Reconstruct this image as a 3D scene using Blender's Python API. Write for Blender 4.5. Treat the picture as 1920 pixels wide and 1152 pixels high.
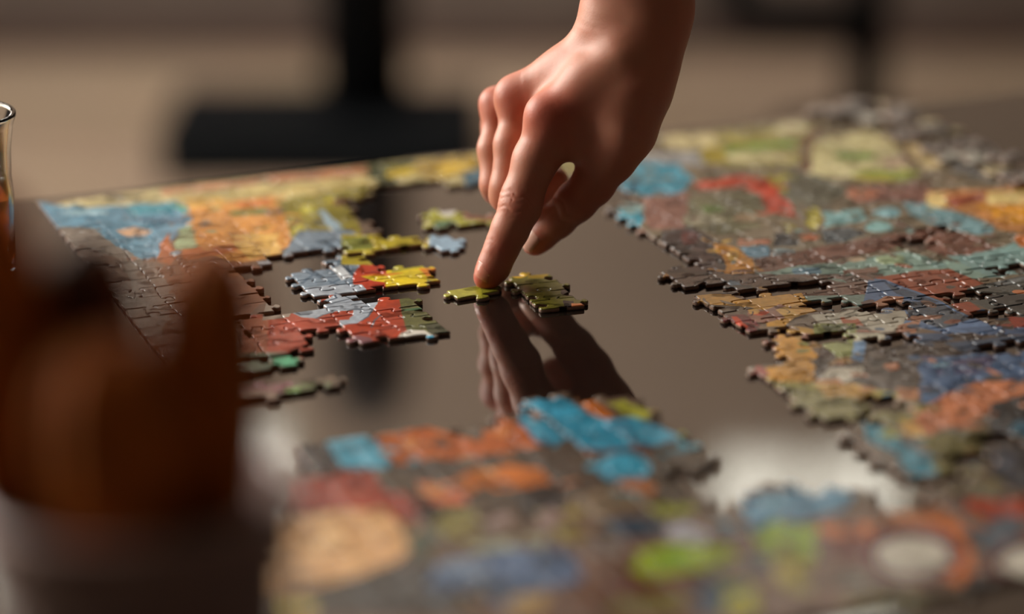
import bpy, math, random
import numpy as np
from mathutils import Vector, Matrix

# ------------------------------------------------------------------ camera, world, lights, exposure
for o in list(bpy.data.objects): bpy.data.objects.remove(o, do_unlink=True)
SC = bpy.context.scene
COL = SC.collection
TH = math.radians(18.9); FPX = 4895.0; CAMH = 0.383; TZ = 0.74
CAM = Vector((0, 0, TZ + CAMH))
cd = bpy.data.cameras.new('camera'); cam = bpy.data.objects.new('camera', cd); COL.objects.link(cam)
cam.location = CAM; cam.rotation_euler = (math.pi/2 - TH, 0, 0)
cd.sensor_width = 36; cd.lens = FPX/1920*36; cd.clip_start = 0.02
cd.dof.use_dof = True; cd.dof.focus_distance = 1.185
cd.dof.aperture_fstop = cd.lens/39.0; cd.dof.aperture_blades = 0
SC.camera = cam
SC.view_settings.view_transform = 'Standard'; SC.view_settings.look = 'None'
SC.view_settings.exposure = 0.0; SC.view_settings.gamma = 1.0; SC.view_settings.use_curve_mapping = False

W = bpy.data.worlds.new('sky'); SC.world = W; W.use_nodes = True
W.node_tree.nodes['Background'].inputs[0].default_value = (0.93, 0.86, 0.72, 1)
W.node_tree.nodes['Background'].inputs[1].default_value = 4.0

def area(name, loc, rot, sx, sy, power, col):
    l = bpy.data.lights.new(name, 'AREA'); l.shape = 'RECTANGLE'; l.size = sx; l.size_y = sy
    l.energy = power; l.color = col
    o = bpy.data.objects.new(name, l); COL.objects.link(o); o.location = loc; o.rotation_euler = rot
    return o
# daylight pushed in through the tall window of the left wall
area('window_daylight', (-1.93, 2.35, 1.75), (0, math.radians(-90), 0), 1.5, 2.3, 128, (1.0, 0.95, 0.87))
# added warm fill light far behind the table, brightening floor and back wall
area('back_fill_light', (-0.5, 4.0, 2.90), (0, 0, 0), 2.4, 0.3, 50, (1.0, 0.90, 0.81))

# ------------------------------------------------------------------ helpers
def cpt(px, py, Z):
    return CAM + Vector(((px-960)/FPX*Z, Z*math.cos(TH) - (py-576)/FPX*Z*math.sin(TH),
                         -Z*math.sin(TH) - (py-576)/FPX*Z*math.cos(TH)))
def plane(px, py, z=TZ):
    d = cpt(px, py, 1.0) - CAM
    k = (z - CAM.z)/d.z
    p = CAM + d*k
    return (p.x, p.y)
def lin(c):
    return tuple(((v/255)/12.92 if v <= 10 else (((v/255)+.055)/1.055)**2.4) for v in c)

def mat(name, color=(128,128,128), rough=.5, metal=0, noise=None, bump=None, **kw):
    """noise=(scale, amount, second colour), bump=(scale, distance)"""
    m = bpy.data.materials.new(name); m.use_nodes = True
    nt = m.node_tree; b = nt.nodes['Principled BSDF']
    c = lin(color)
    b.inputs['Base Color'].default_value = (*c, 1); b.inputs['Roughness'].default_value = rough
    b.inputs['Metallic'].default_value = metal
    for k, v in kw.items(): b.inputs[k.replace('_', ' ')].default_value = v
    tc = nt.nodes.new('ShaderNodeTexCoord')
    if noise:
        n = nt.nodes.new('ShaderNodeTexNoise'); n.inputs['Scale'].default_value = noise[0]
        n.inputs['Detail'].default_value = 4
        r = nt.nodes.new('ShaderNodeMix'); r.data_type = 'RGBA'
        r.inputs[6].default_value = (*c, 1); r.inputs[7].default_value = (*lin(noise[2]), 1)
        mr = nt.nodes.new('ShaderNodeMapRange'); mr.inputs[1].default_value = .35; mr.inputs[2].default_value = .65
        mr.inputs[4].default_value = noise[1]
        nt.links.new(tc.outputs['Object'], n.inputs['Vector']); nt.links.new(n.outputs['Fac'], mr.inputs[0])
        nt.links.new(mr.outputs[0], r.inputs[0]); nt.links.new(r.outputs[2], b.inputs['Base Color'])
    if bump:
        n2 = nt.nodes.new('ShaderNodeTexNoise'); n2.inputs['Scale'].default_value = bump[0]
        n2.inputs['Detail'].default_value = 3
        bp = nt.nodes.new('ShaderNodeBump'); bp.inputs['Distance'].default_value = bump[1]
        bp.inputs['Strength'].default_value = .6
        nt.links.new(tc.outputs['Object'], n2.inputs['Vector']); nt.links.new(n2.outputs['Fac'], bp.inputs['Height'])
        nt.links.new(bp.outputs[0], b.inputs['Normal'])
    return m

def link(o, parent=None):
    COL.objects.link(o)
    if parent is not None: o.parent = parent
    return o
def meshobj(name, verts, faces, m, parent=None, smooth=False):
    me = bpy.data.meshes.new(name); me.from_pydata([tuple(v) for v in verts], [], faces)
    if smooth: me.polygons.foreach_set('use_smooth', [True]*len(me.polygons))
    for mm in (m if isinstance(m, (list, tuple)) else [m]): me.materials.append(mm)
    return link(bpy.data.objects.new(name, me), parent)
def thing(name, label, cat, loc=(0,0,0), rz=0, group=None):
    o = bpy.data.objects.new(name, None); COL.objects.link(o); o.location = loc; o.rotation_euler = (0,0,rz)
    o.empty_display_size = .02
    o['label'] = label; o['category'] = cat
    if group: o['group'] = group
    return o
def struct(o, label=None):
    o['kind'] = 'structure'
    if label: o['label'] = label
    return o
def boxes(name, bxs, m, parent=None, bevel=0):
    V = []; F = []
    for (x0,y0,z0,x1,y1,z1) in bxs:
        k = len(V)
        V += [(x0,y0,z0),(x1,y0,z0),(x1,y1,z0),(x0,y1,z0),(x0,y0,z1),(x1,y0,z1),(x1,y1,z1),(x0,y1,z1)]
        F += [tuple(k+i for i in f) for f in ((0,3,2,1),(4,5,6,7),(0,1,5,4),(1,2,6,5),(2,3,7,6),(3,0,4,7))]
    o = meshobj(name, V, F, m, parent)
    if bevel:
        b = o.modifiers.new('bevel', 'BEVEL'); b.width = bevel; b.segments = 3
    return o
def lathe(name, prof, m, parent=None, n=64, loc=(0,0,0), ribs=None):
    V = []; F = []
    for (r, z) in prof:
        for i in range(n):
            a = 2*math.pi*i/n
            rr = r*(1 + (ribs[1]*math.cos(ribs[0]*a) if ribs else 0))
            V.append((loc[0]+rr*math.cos(a), loc[1]+rr*math.sin(a), loc[2]+z))
    for k in range(len(prof)-1):
        for i in range(n):
            j = (i+1) % n
            F.append((k*n+i, k*n+j, (k+1)*n+j, (k+1)*n+i))
    if prof[0][0] > 1e-6: F.append(tuple(range(n-1, -1, -1))) if ribs is None and prof[0] != prof[-1] else None
    if prof[-1][0] > 1e-6 and prof[0] != prof[-1]: F.append(tuple(range((len(prof)-1)*n, len(prof)*n)))
    return meshobj(name, V, F, m, parent, True)
def tube(name, pts, r, m, parent=None, n=16):
    pts = [Vector(p) for p in pts]; V = []; F = []
    for k, p in enumerate(pts):
        t = (pts[min(k+1, len(pts)-1)] - pts[max(k-1, 0)]).normalized()
        a = t.orthogonal().normalized() if k == 0 else (a - t*a.dot(t)).normalized()
        b = t.cross(a)
        for i in range(n):
            q = 2*math.pi*i/n; V.append(p + (a*math.cos(q) + b*math.sin(q))*r)
    for k in range(len(pts)-1):
        for i in range(n):
            j = (i+1) % n; F.append((k*n+i, k*n+j, (k+1)*n+j, (k+1)*n+i))
    F.append(tuple(range(n-1, -1, -1))); F.append(tuple(range((len(pts)-1)*n, len(pts)*n)))
    return meshobj(name, V, F, m, parent, True)

# ------------------------------------------------------------------ room
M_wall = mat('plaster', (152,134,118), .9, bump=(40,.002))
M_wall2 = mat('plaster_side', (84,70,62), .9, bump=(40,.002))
M_ceil = mat('ceiling_paint', (120,108,96), .9)
M_base = mat('baseboard_wood', (74,52,44), .6, noise=(12,.6,(48,32,27)))
M_frame = mat('window_frame_paint', (196,186,166), .5)
M_glass = mat('window_glass', (255,255,255), .02, Transmission_Weight=1.0, IOR=1.05)

def wood_floor():
    m = bpy.data.materials.new('wood_floor'); m.use_nodes = True; nt = m.node_tree; b = nt.nodes['Principled BSDF']
    tc = nt.nodes.new('ShaderNodeTexCoord'); mp = nt.nodes.new('ShaderNodeMapping')
    mp.inputs['Rotation'].default_value = (0,0,.06)
    br = nt.nodes.new('ShaderNodeTexBrick'); br.inputs['Scale'].default_value = 1
    br.inputs['Brick Width'].default_value = 1.4; br.inputs['Row Height'].default_value = .14
    br.inputs['Mortar Size'].default_value = .003; br.offset = .37
    br.inputs['Color1'].default_value = (*lin((172,152,130)), 1); br.inputs['Color2'].default_value = (*lin((152,132,112)), 1)
    br.inputs['Mortar'].default_value = (*lin((70,45,35)), 1)
    ns = nt.nodes.new('ShaderNodeTexNoise'); ns.inputs['Scale'].default_value = 3; ns.inputs['Detail'].default_value = 5
    m2 = nt.nodes.new('ShaderNodeMapping'); m2.inputs['Scale'].default_value = (1.2, 12, 1)
    mx = nt.nodes.new('ShaderNodeMix'); mx.data_type = 'RGBA'; mx.blend_type = 'MULTIPLY'; mx.inputs[0].default_value = .35
    L = nt.links.new
    L(tc.outputs['Object'], mp.inputs[0]); L(mp.outputs[0], br.inputs['Vector'])
    L(tc.outputs['Object'], m2.inputs[0]); L(m2.outputs[0], ns.inputs['Vector'])
    L(br.outputs['Color'], mx.inputs[6]); L(ns.outputs['Color'], mx.inputs[7]); L(mx.outputs[2], b.inputs['Base Color'])
    b.inputs['Roughness'].default_value = .55
    return m
XL, XR, YB, YF, ZC = -2.0, 2.6, 4.75, -1.4, 2.95
struct(boxes('floor', [(XL-.2,YF-.2,-.1,XR+.2,YB+.2,0)], wood_floor()), 'brown wooden plank floor')
struct(boxes('ceiling', [(XL-.2,YF-.2,ZC,XR+.2,YB+.2,ZC+.1)], M_ceil))
def walled(x0, x1, z0, z1, holes):   # rectangles of a wall around sorted, separate openings (a0,a1,b0,b1)
    out = []; x = x0
    for (a0,a1,b0,b1) in holes:
        out += [(x,a0,z0,z1),(a0,a1,z0,b0),(a0,a1,b1,z1)]; x = a1
    out.append((x,x1,z0,z1)); return out
HB = [(-1.6,-.42,2.20,2.68), (.37,.80,2.27,2.68)]
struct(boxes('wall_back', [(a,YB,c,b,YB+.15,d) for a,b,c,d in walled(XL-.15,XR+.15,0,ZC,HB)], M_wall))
struct(boxes('shade_panel_1', [(XL,YB-.012,.055,XR,YB,.92)], mat('lower_wall_shade', (92,80,72), .8, noise=(4,.5,(78,66,60))), bevel=.002))  # added dark sheet: shade of the lower back wall put into its colour
HL = [(.9,3.2,1.0,2.5)]
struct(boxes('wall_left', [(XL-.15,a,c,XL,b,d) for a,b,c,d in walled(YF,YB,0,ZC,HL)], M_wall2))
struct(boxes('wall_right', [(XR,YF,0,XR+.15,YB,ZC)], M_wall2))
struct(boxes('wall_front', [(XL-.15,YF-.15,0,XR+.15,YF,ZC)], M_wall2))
struct(boxes('baseboard_back', [(XL,YB-.02,0,XR,YB,.055)], M_base, bevel=.004))
struct(boxes('baseboard_left', [(XL,YF,0,XL+.02,YB-.02,.07)], M_base, bevel=.004))
def window(n, plane_x, a0, a1, b0, b1):
    def bx(p,q,r,s,d0,d1):
        return (p, YB+.03+d0, r, q, YB+.03+d1, s) if plane_x is None else (plane_x-.03-d1, p, r, plane_x-.03-d0, q, s)
    t = .035; mid = (a0+a1)/2
    fr = boxes('window_%d' % n, [bx(a0,a1,b0,b0+t,0,.05), bx(a0,a1,b1-t,b1,0,.05), bx(a0,a0+t,b0+t,b1-t,0,.05),
               bx(a1-t,a1,b0+t,b1-t,0,.05), bx(mid-.012,mid+.012,b0+t,b1-t,0,.05)], M_frame)
    struct(fr)
    for p, q in ((a0+t, mid-.012), (mid+.012, a1-t)):
        boxes('window_pane', [bx(p,q,b0+t,b1-t,.02,.026)], M_glass, fr)
window(1, None, *HB[0]); window(2, None, *HB[1]); window(3, XL, *HL[0])

# ------------------------------------------------------------------ puzzle frame of reference
C0 = Vector(plane(68, 384)); C1 = Vector(plane(1620, 214.8))
U = (C1-C0).normalized(); V_ = Vector((U.y, -U.x))          # V_ runs towards the camera
ANG = math.atan2(U.y, U.x)
PA, PB, PT = 0.0205, 0.0132, 0.0018                          # piece width, depth, thickness
def uv2xy(u, v): return (C0.x + U.x*u + V_.x*v, C0.y + U.y*u + V_.y*v)
def xy2uv(x, y):
    dx, dy = x-C0.x, y-C0.y
    return (dx*U.x+dy*U.y, dx*V_.x+dy*V_.y)

# ------------------------------------------------------------------ dining table
M_top = mat('black_lacquer_glass', (22,17,15), .04, IOR=1.95, noise=(7,.5,(36,28,24)))
M_leg = mat('table_leg_metal', (40,36,34), .4, metal=.6)
tb = thing('table', 'glossy dark mirror-like table top under the jigsaw puzzle', 'table', (C0.x, C0.y, 0), ANG)
U0, U1, V0, V1 = -.22, .60, -.012, .86
tt = boxes('table_top', [(U0, -V1, TZ-.022, U1, -V0, TZ)], M_top, tb, bevel=.002)
for uu, vv in ((U0+.05,V0+.06),(U1-.05,V0+.06),(U0+.05,V1-.06),(U1-.05,V1-.06)):
    boxes('leg', [(uu-.02,-vv-.02,0,uu+.02,-vv+.02,TZ-.0222)], M_leg, tb, bevel=.003)
boxes('apron', [(U0+.07,-V0-.07,TZ-.07,U1-.07,-V0-.05,TZ-.0222),(U0+.07,-V1+.05,TZ-.07,U1-.07,-V1+.07,TZ-.0222),
                (U0+.05,-V1+.07,TZ-.07,U0+.07,-V0-.07,TZ-.0222),(U1-.07,-V1+.07,TZ-.07,U1-.05,-V0-.07,TZ-.0222)], M_leg, tb)

# ------------------------------------------------------------------ the print on the puzzle (painted in table metres)
RES = 0.00036
TX0, TX1, TY0, TY1 = -0.36, 0.46, 0.62, 1.66
NX, NY = int((TX1-TX0)/RES), int((TY1-TY0)/RES)
gx = TX0 + (np.arange(NX, dtype=np.float32)+.5)*RES
gy = TY0 + (np.arange(NY, dtype=np.float32)+.5)*RES
rng = np.random.default_rng(7)
def fnoise(cell, seed):                                       # smooth value noise over the print
    r = np.random.default_rng(seed)
    ax = (gx-TX0)/cell; ay = (gy-TY0)/cell
    g = r.random((int(ay[-1])+3, int(ax[-1])+3), dtype=np.float32)
    ix = ax.astype(int); iy = ay.astype(int); fx = ax-ix; fy = ay-iy
    fx = fx*fx*(3-2*fx); fy = fy*fy*(3-2*fy)
    a = g[iy][:, ix]*(1-fx) + g[iy][:, ix+1]*fx
    b = g[iy+1][:, ix]*(1-fx) + g[iy+1][:, ix+1]*fx
    return (a*(1-fy)[:, None] + b*fy[:, None])
WX = .6*(fnoise(.009, 1)-.5)*.0045 + .8*(fnoise(.003, 2)-.5)*.0016
WY = .45*(fnoise(.009, 3)-.5)*.0060 + .7*(fnoise(.003, 4)-.5)*.0020
IMG = np.zeros((NY, NX, 3), dtype=np.float32); IMG[:] = np.array((105,88,74), dtype=np.float32)
def fill_xy(pts, col, warp=1.0, mix=1.0):
    pts = np.array(pts, dtype=np.float64); pad = .004
    x0, y0 = pts.min(0)-pad; x1, y1 = pts.max(0)+pad
    i0 = max(0, int((x0-TX0)/RES)); i1 = min(NX, int((x1-TX0)/RES)+1)
    j0 = max(0, int((y0-TY0)/RES)); j1 = min(NY, int((y1-TY0)/RES)+1)
    if i1 <= i0 or j1 <= j0: return
    X = gx[None, i0:i1] + WX[j0:j1, i0:i1]*warp; Y = gy[j0:j1, None] + WY[j0:j1, i0:i1]*warp
    inside = np.zeros(X.shape, bool); n = len(pts)
    for k in range(n):
        xa, ya = pts[k]; xb, yb = pts[(k+1) % n]
        if ya == yb: continue
        inside ^= ((ya > Y) != (yb > Y)) & (X < (xb-xa)*(Y-ya)/(yb-ya)+xa)
    sub = IMG[j0:j1, i0:i1]
    sub[inside] = sub[inside]*(1-mix) + np.array(col, dtype=np.float32)*mix
FR = (0, 0, 1, 1)
def frame(x0, y0, s, sy=None):
    global FR; FR = (x0, y0, s, sy or s)
def tp(p): return plane(FR[0]+p[0]/FR[2], FR[1]+p[1]/FR[3])
def P(col, *pts, w=1.0, mix=1.0): fill_xy([tp(p) for p in pts], col, w, mix)
def E(col, cx, cy, rx, ry, w=1.0, mix=1.0):
    fill_xy([tp((cx+rx*math.cos(a*math.pi/12), cy+ry*math.sin(a*math.pi/12))) for a in range(24)], col, w, mix)
def Ln(col, pts, wid, w=.3, mix=1.0):                          # stroke, width in metres
    q = [Vector(tp(p)) for p in pts]
    for a, b in zip(q[:-1], q[1:]):
        d = (b-a)
        if d.length < 1e-6: continue
        n = Vector((-d.y, d.x)).normalized()*wid/2; e = d.normalized()*wid*.3
        fill_xy([a-e+n, b+e+n, b+e-n, a-e-n], col, w, mix)

# -- back left
frame(0, 0, 1)
P((120,84,64), (-200,500),(500,470),(560,700),(-200,760))
P((200,186,136), (40,400),(400,345),(900,290),(900,350),(600,380),(60,420))
P((192,140,104), (300,362),(500,338),(690,318),(692,334),(500,352),(310,374))
P((205,184,120), (340,372),(700,338),(700,356),(520,376),(340,388))
P((162,84,56), (430,352),(690,328),(690,332),(430,357))
E((92,84,62), 232,378,36,5); E((150,140,100), 190,386,30,3)
P((92,148,176), (66,386),(140,398),(250,390),(330,386),(356,400),(362,430),(330,456),(312,486),(250,500),(200,470),(120,455),(90,425))
P((48,150,172), (235,392),(320,390),(330,405),(250,412)); P((60,110,140), (240,416),(350,416),(350,424),(250,426))
P((150,190,205), (118,404),(200,404),(200,412),(130,412)); P((40,170,90), (318,388),(345,398),(352,408),(330,396))
P((142,130,120), (96,436),(170,436),(210,466),(290,505),(330,560),(300,640),(100,640),(60,480))
P((120,96,84), (150,470),(230,500),(250,560),(140,560))
P((222,178,142), (214,442),(250,434),(285,440),(278,450),(236,452)); E((150,110,80), 262,443,8,5)
P((160,188,150), (335,440),(365,430),(390,450),(370,480),(330,478))
P((178,98,50), (296,500),(304,470),(312,445),(322,466),(334,492),(326,505))
P((216,150,72), (352,392),(420,386),(515,374),(545,400),(550,455),(520,490),(440,505),(372,480),(362,430))
P((228,182,96), (430,450),(520,445),(530,482),(460,496)); P((190,104,44), (340,478),(440,468),(440,480),(350,500))
P((226,178,90), (350,382),(420,378),(420,392),(352,398)); P((204,120,48), (440,384),(510,378),(512,392),(440,396))
P((122,140,72), (436,403),(500,400),(500,408),(436,412)); P((96,88,84), (500,402),(530,398),(530,408),(500,410))
P((142,132,48), (520,386),(600,370),(690,352),(690,380),(650,395),(680,440),(650,475),(590,478),(552,470),(540,430))
E((196,186,70), 575,400,14,8); E((196,186,70), 560,438,12,10); E((186,170,52), 590,452,12,8); E((190,178,54), 625,385,16,6)
E((180,150,44), 640,446,30,14); E((96,92,40), 600,425,18,8)
P((158,182,196), (594,402),(610,402),(648,440),(640,452),(622,446)); P((110,76,40), (630,380),(660,380),(650,395),(628,394))
P((78,86,52), (690,318),(780,310),(800,325),(740,345),(690,342)); P((206,178,54), (720,330),(790,318),(800,330),(730,342))
P((160,132,44), (780,312),(890,296),(905,320),(820,345),(780,335)); P((214,180,70), (820,318),(880,308),(888,322),(830,334))
P((60,108,130), (862,332),(905,322),(920,350),(880,362)); P((74,80,58), (700,345),(740,342),(745,352),(705,356))
P((156,96,66), (340,505),(440,500),(505,515),(505,565),(460,600),(340,600)); P((180,120,84), (420,512),(500,520),(500,534),(420,530))
# -- hidden/behind the hand
P((150,140,90), (900,292),(1240,262),(1240,300),(1130,330),(920,350))
# -- back right
frame(1120, 200, 2.4)
P((116,104,86), (-100,200),(900,60),(1920,80),(1920,900),(0,700))
P((196,182,138), (280,150),(560,128),(560,205),(320,215)); P((150,150,150), (180,230),(480,215),(480,290),(200,262))
P((152,142,84), (520,130),(960,100),(960,280),(560,290)); P((112,150,56), (560,205),(880,165),(900,190),(580,225))
E((168,150,46), 520,235,60,38); E((198,188,142), 720,245,150,24); E((212,204,164), 870,115,80,30); E((170,160,70), 640,175,90,12)
P((116,84,66), (930,140),(1000,120),(980,320),(900,300))
P((192,182,136), (970,170),(1180,130),(1340,150),(1420,290),(1300,335),(950,330)); E((96,136,44), 1160,240,100,18)
E((206,196,150), 1060,310,120,28); E((150,160,64), 1290,320,160,18); E((196,170,150), 1340,270,60,20); E((170,146,60), 1240,345,120,10)
P((110,80,66), (1320,140),(1400,150),(1440,290),(1390,290)); P((206,186,140), (1400,160),(1470,200),(1560,290),(1460,300),(1400,220))
P((200,185,140), (1500,130),(1620,170),(1640,220),(1540,200)); P((120,118,114), (1560,180),(1900,320),(1900,370),(1600,320))
P((56,146,172), (90,385),(190,262),(360,275),(430,340),(390,412),(240,425),(110,400)); P((120,110,70), (190,348),(330,328),(330,336),(190,358))
P((36,104,130), (120,380),(200,340),(210,360),(150,395))
E((48,152,178), 125,525,85,52); E((132,168,170), 150,480,50,26); P((30,26,28), (20,440),(110,450),(90,500),(30,510))
P((136,96,86), (200,430),(410,400),(400,570),(230,570),(210,500))
P((184,62,30), (430,365),(650,325),(770,350),(830,420),(900,515),(760,490),(730,410),(640,378),(460,392))
P((156,146,52), (740,318),(830,330),(920,410),(880,430),(800,385)); E((160,150,60), 970,520,34,50)
P((104,102,78), (400,430),(720,400),(730,560),(560,600),(400,560)); E((154,148,126), 470,525,90,26); E((92,112,62), 520,480,60,18)
E((140,120,96), 660,520,60,20); E((80,76,60), 620,450,60,14)
P((98,98,84), (830,290),(1000,330),(1130,400),(1000,480),(860,460)); E((140,130,110), 1090,350,50,16)
P((120,80,70), (1120,380),(1500,355),(1500,440),(1150,455)); E((194,128,100), 1190,412,70,28)
P((122,166,168), (1010,490),(1190,480),(1210,530),(1020,560)); E((130,176,176), 1260,560,60,24); E((116,160,168), 1310,495,60,24)
P((112,150,158), (1370,450),(1480,445),(1620,500),(1790,560),(1770,605),(1600,575),(1430,525))
P((196,134,76), (1480,400),(1750,385),(2200,370),(2200,640),(1800,570),(1700,505),(1500,470)); E((226,200,136), 1530,440,60,34)
P((220,194,128), (1750,400),(2200,385),(2200,460),(1760,455)); P((218,152,34), (1760,465),(2200,460),(2200,560),(1830,545),(1770,510))
P((150,72,42), (1560,430),(1740,400),(1740,440),(1600,480))
P((48,34,40), (290,580),(440,560),(560,650),(580,780),(310,780)); E((96,40,44), 410,610,44,30); P((80,56,58), (400,680),(500,680),(560,760),(400,760))
P((196,134,36), (525,640),(620,650),(690,700),(700,795),(290,805),(290,775),(575,780),(575,740)); E((206,164,70), 610,690,30,26)
P((112,154,178), (650,655),(770,645),(770,700),(690,705)); P((130,160,170), (780,655),(880,665),(860,700),(790,700))
P((198,134,110), (630,615),(780,620),(780,640),(640,645)); E((206,126,92), 950,608,56,14); P((56,60,64), (790,590),(920,580),(900,650),(800,650))
P((70,80,86), (1000,570),(1130,560),(1200,600),(1040,640))
P((112,72,60), (690,705),(1000,650),(1360,588),(1500,560),(1700,600),(1780,660),(1760,740),(1600,700),(1400,640),(1000,725),(720,775))
P((132,162,152), (700,770),(1000,728),(1200,705),(1400,665),(1510,715),(1720,730),(1760,790),(1500,800),(1200,790),(1000,805),(720,808))
P((110,150,170), (870,755),(1000,740),(1000,770),(880,790)); E((196,176,150), 1165,705,40,12); E((156,176,140), 1320,710,70,22)
P((118,80,64), (1100,750),(1260,745),(1270,775),(1100,780)); P((124,158,156), (1580,690),(1680,690),(1920,620),(2200,600),(2200,740),(1760,790))
P((190,110,50), (1880,600),(2200,590),(2200,640),(1890,650))
# -- right, in focus
frame(1220, 400, 2.743)
P((96,72,62), (60,330),(1200,340),(1200,480),(300,480)); P((60,62,66), (340,370),(500,370),(520,410),(340,415)); P((92,118,140), (400,370),(470,372),(470,395),(400,398))
P((120,86,74), (640,400),(1120,370),(1110,460),(740,440))
P((152,76,50), (1150,355),(1350,320),(1530,308),(1710,385),(1640,410),(1520,480),(1400,440),(1230,385), w=.3)
P((124,146,138), (760,450),(1100,440),(1120,500),(900,520),(800,480), w=.4); P((80,120,140), (900,480),(960,480),(960,520),(900,520))
P((92,120,158), (1118,362),(1200,362),(1500,480),(1620,550),(1730,590),(1760,640),(1560,650),(1360,610),(1180,560),(1080,520), w=.15)
P((62,76,92), (1260,470),(1500,490),(1640,570),(1500,620),(1350,570), w=.3); P((60,84,110), (1200,380),(1290,410),(1480,480),(1420,490),(1260,440), w=.2)
P((166,116,90), (1095,520),(1140,480),(1200,450),(1300,455),(1290,490),(1200,505),(1160,540), w=.4); P((86,110,150), (1150,530),(1190,500),(1230,530), w=.2)
P((186,180,164), (820,545),(960,535),(1010,520),(1200,520),(1300,525),(1320,560),(1290,600),(1240,630),(1150,640),(1100,602),(960,600),(870,590), w=.3)
P((170,98,72), (970,560),(1050,556),(1100,604),(1000,600), w=.3); P((168,116,90), (1270,600),(1390,570),(1360,640),(1250,650), w=.3)
P((150,104,84), (1310,570),(1340,550),(1500,545),(1490,565),(1340,580), w=.3)
P((200,148,54), (240,440),(520,440),(640,415),(770,430),(850,520),(740,560),(680,605),(590,605),(600,530),(510,505),(240,490), w=.4)
P((142,94,78), (500,520),(600,520),(660,490),(720,500),(690,560),(580,590),(500,580), w=.5); P((204,158,66), (640,520),(700,500),(760,550),(690,560), w=.2)
P((110,30,40), (360,545),(480,545),(560,600),(540,630),(360,630), w=.2); P((206,70,26), (410,555),(440,555),(500,610),(470,625), w=.2)
P((176,136,62), (650,600),(790,610),(890,640),(900,700),(780,690),(660,650), w=.6); P((150,106,92), (760,640),(860,650),(880,690),(790,690), w=.5)
P((198,142,48), (540,660),(640,650),(700,640),(800,700),(890,780),(830,895),(600,890),(520,850),(600,820),(700,800),(640,760),(540,730), w=.5)
E((128,70,52), 590,700,50,30); E((146,74,66), 560,840,40,30); P((86,72,68), (880,720),(950,730),(960,800),(880,860),(820,850))
P((128,134,72), (830,590),(1060,590),(1050,760),(960,765),(870,690),(840,640), w=.5); P((92,100,64), (870,600),(1000,590),(1060,620),(900,630), w=.4)
P((108,146,186), (1040,690),(1140,640),(1200,650),(1110,690),(1100,740),(1082,800),(1028,795), w=.2); P((188,182,160), (1010,640),(1160,640),(1250,660),(1050,690), w=.2)
P((84,74,70), (1112,690),(1300,650),(1600,640),(2300,640),(2300,720),(1500,790),(1350,870),(1100,870), w=.5)
P((62,86,116), (1200,650),(1500,640),(1560,670),(1300,700),(1200,700), w=.3); P((64,84,108), (1500,690),(1920,650),(2300,640),(2300,690),(1600,740), w=.4)
P((70,98,134), (1560,620),(1760,600),(1920,600),(2300,600),(2300,650),(1700,650), w=.2)
P((78,82,80), (1620,410),(1920,340),(2300,300),(2300,600),(1830,550),(1640,480), w=.3); P((56,60,62), (1700,450),(1920,440),(2000,520),(1800,520), w=.3)
P((150,70,44), (1520,475),(1640,480),(1760,560),(1640,560), w=.2); P((150,62,48), (1830,550),(1920,560),(2300,560),(2300,600),(1860,610), w=.3)
E((196,126,86), 1890,425,36,10); P((110,116,118), (1760,380),(1920,350),(1920,366),(1780,400), w=.3)
P((72,104,142), (1380,880),(1370,790),(1500,760),(1700,740),(2300,730),(2300,860),(1640,890),(1560,960),(1380,1010), w=.8)
P((70,70,108), (1540,780),(1760,760),(1750,840),(1560,850)); E((56,80,104), 1450,940,50,20); E((120,156,180), 1500,800,50,16)
P((90,80,74), (820,780),(1000,770),(1350,820),(1370,1000),(1000,930),(860,900)); P((190,182,166), (860,870),(920,820),(1090,810),(1090,850),(990,900),(870,900), w=.7)
P((196,126,84), (850,880),(960,870),(1000,900),(860,905)); E((190,130,100), 1245,810,40,20); E((46,44,46), 1160,800,30,16)
P((156,146,74), (530,860),(700,900),(1000,900),(1350,960),(1400,1100),(900,1050),(560,980)); P((206,156,66), (850,910),(1030,900),(1130,950),(900,955))
E((176,176,84), 1060,1000,120,24); E((92,84,54), 700,950,80,20); E((40,104,134), 1215,975,36,26, w=.3); P((170,120,90), (1250,920),(1370,930),(1360,990),(1260,980))
P((196,124,88), (1330,1130),(1380,1040),(1500,965),(1650,890),(1920,885),(1950,960),(1880,1005),(1700,1065),(1500,1135),(1420,1170), w=.8)
# -- front right
frame(1140, 720, 2.4615)
P((118,112,66), (700,20),(1000,60),(1330,100),(1340,230),(1150,200),(880,180),(740,110)); P((170,130,60), (950,30),(1120,30),(1250,90),(1000,80))
P((128,116,88), (1280,90),(1420,100),(1420,170),(1330,170)); P((214,170,98), (1330,190),(1430,200),(1440,270),(1370,260))
P((40,130,154), (1170,190),(1300,240),(1350,295),(1500,370),(1530,440),(1390,450),(1320,340),(1190,280), w=.5)
P((150,176,180), (1230,235),(1290,250),(1320,300),(1260,280), mix=.6)
P((106,100,58), (1430,265),(1780,230),(1760,400),(1680,460),(1530,450),(1500,360)); P((128,76,50), (1640,330),(1700,330),(1700,380),(1640,380))
P((44,46,50), (1760,120),(1950,60),(2300,60),(2300,540),(1780,500),(1740,330)); E((36,86,106), 1900,240,60,50); E((60,66,80), 1830,380,60,50)
P((104,94,68), (1560,460),(1800,470),(1800,560),(1560,540))
P((168,62,30), (1640,560),(1920,550),(2300,550),(2300,640),(1760,640),(1640,600)); P((70,40,38), (1560,540),(1650,530),(1650,600),(1570,600))
P((116,90,76), (560,640),(1600,560),(1700,700),(2300,700),(2300,1300),(-2000,1300),(-300,700))
P((84,136,166), (600,600),(640,525),(920,518),(1000,488),(1130,540),(1080,600),(880,655),(660,690)); P((120,166,186), (680,560),(820,560),(800,600),(700,610))
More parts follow.
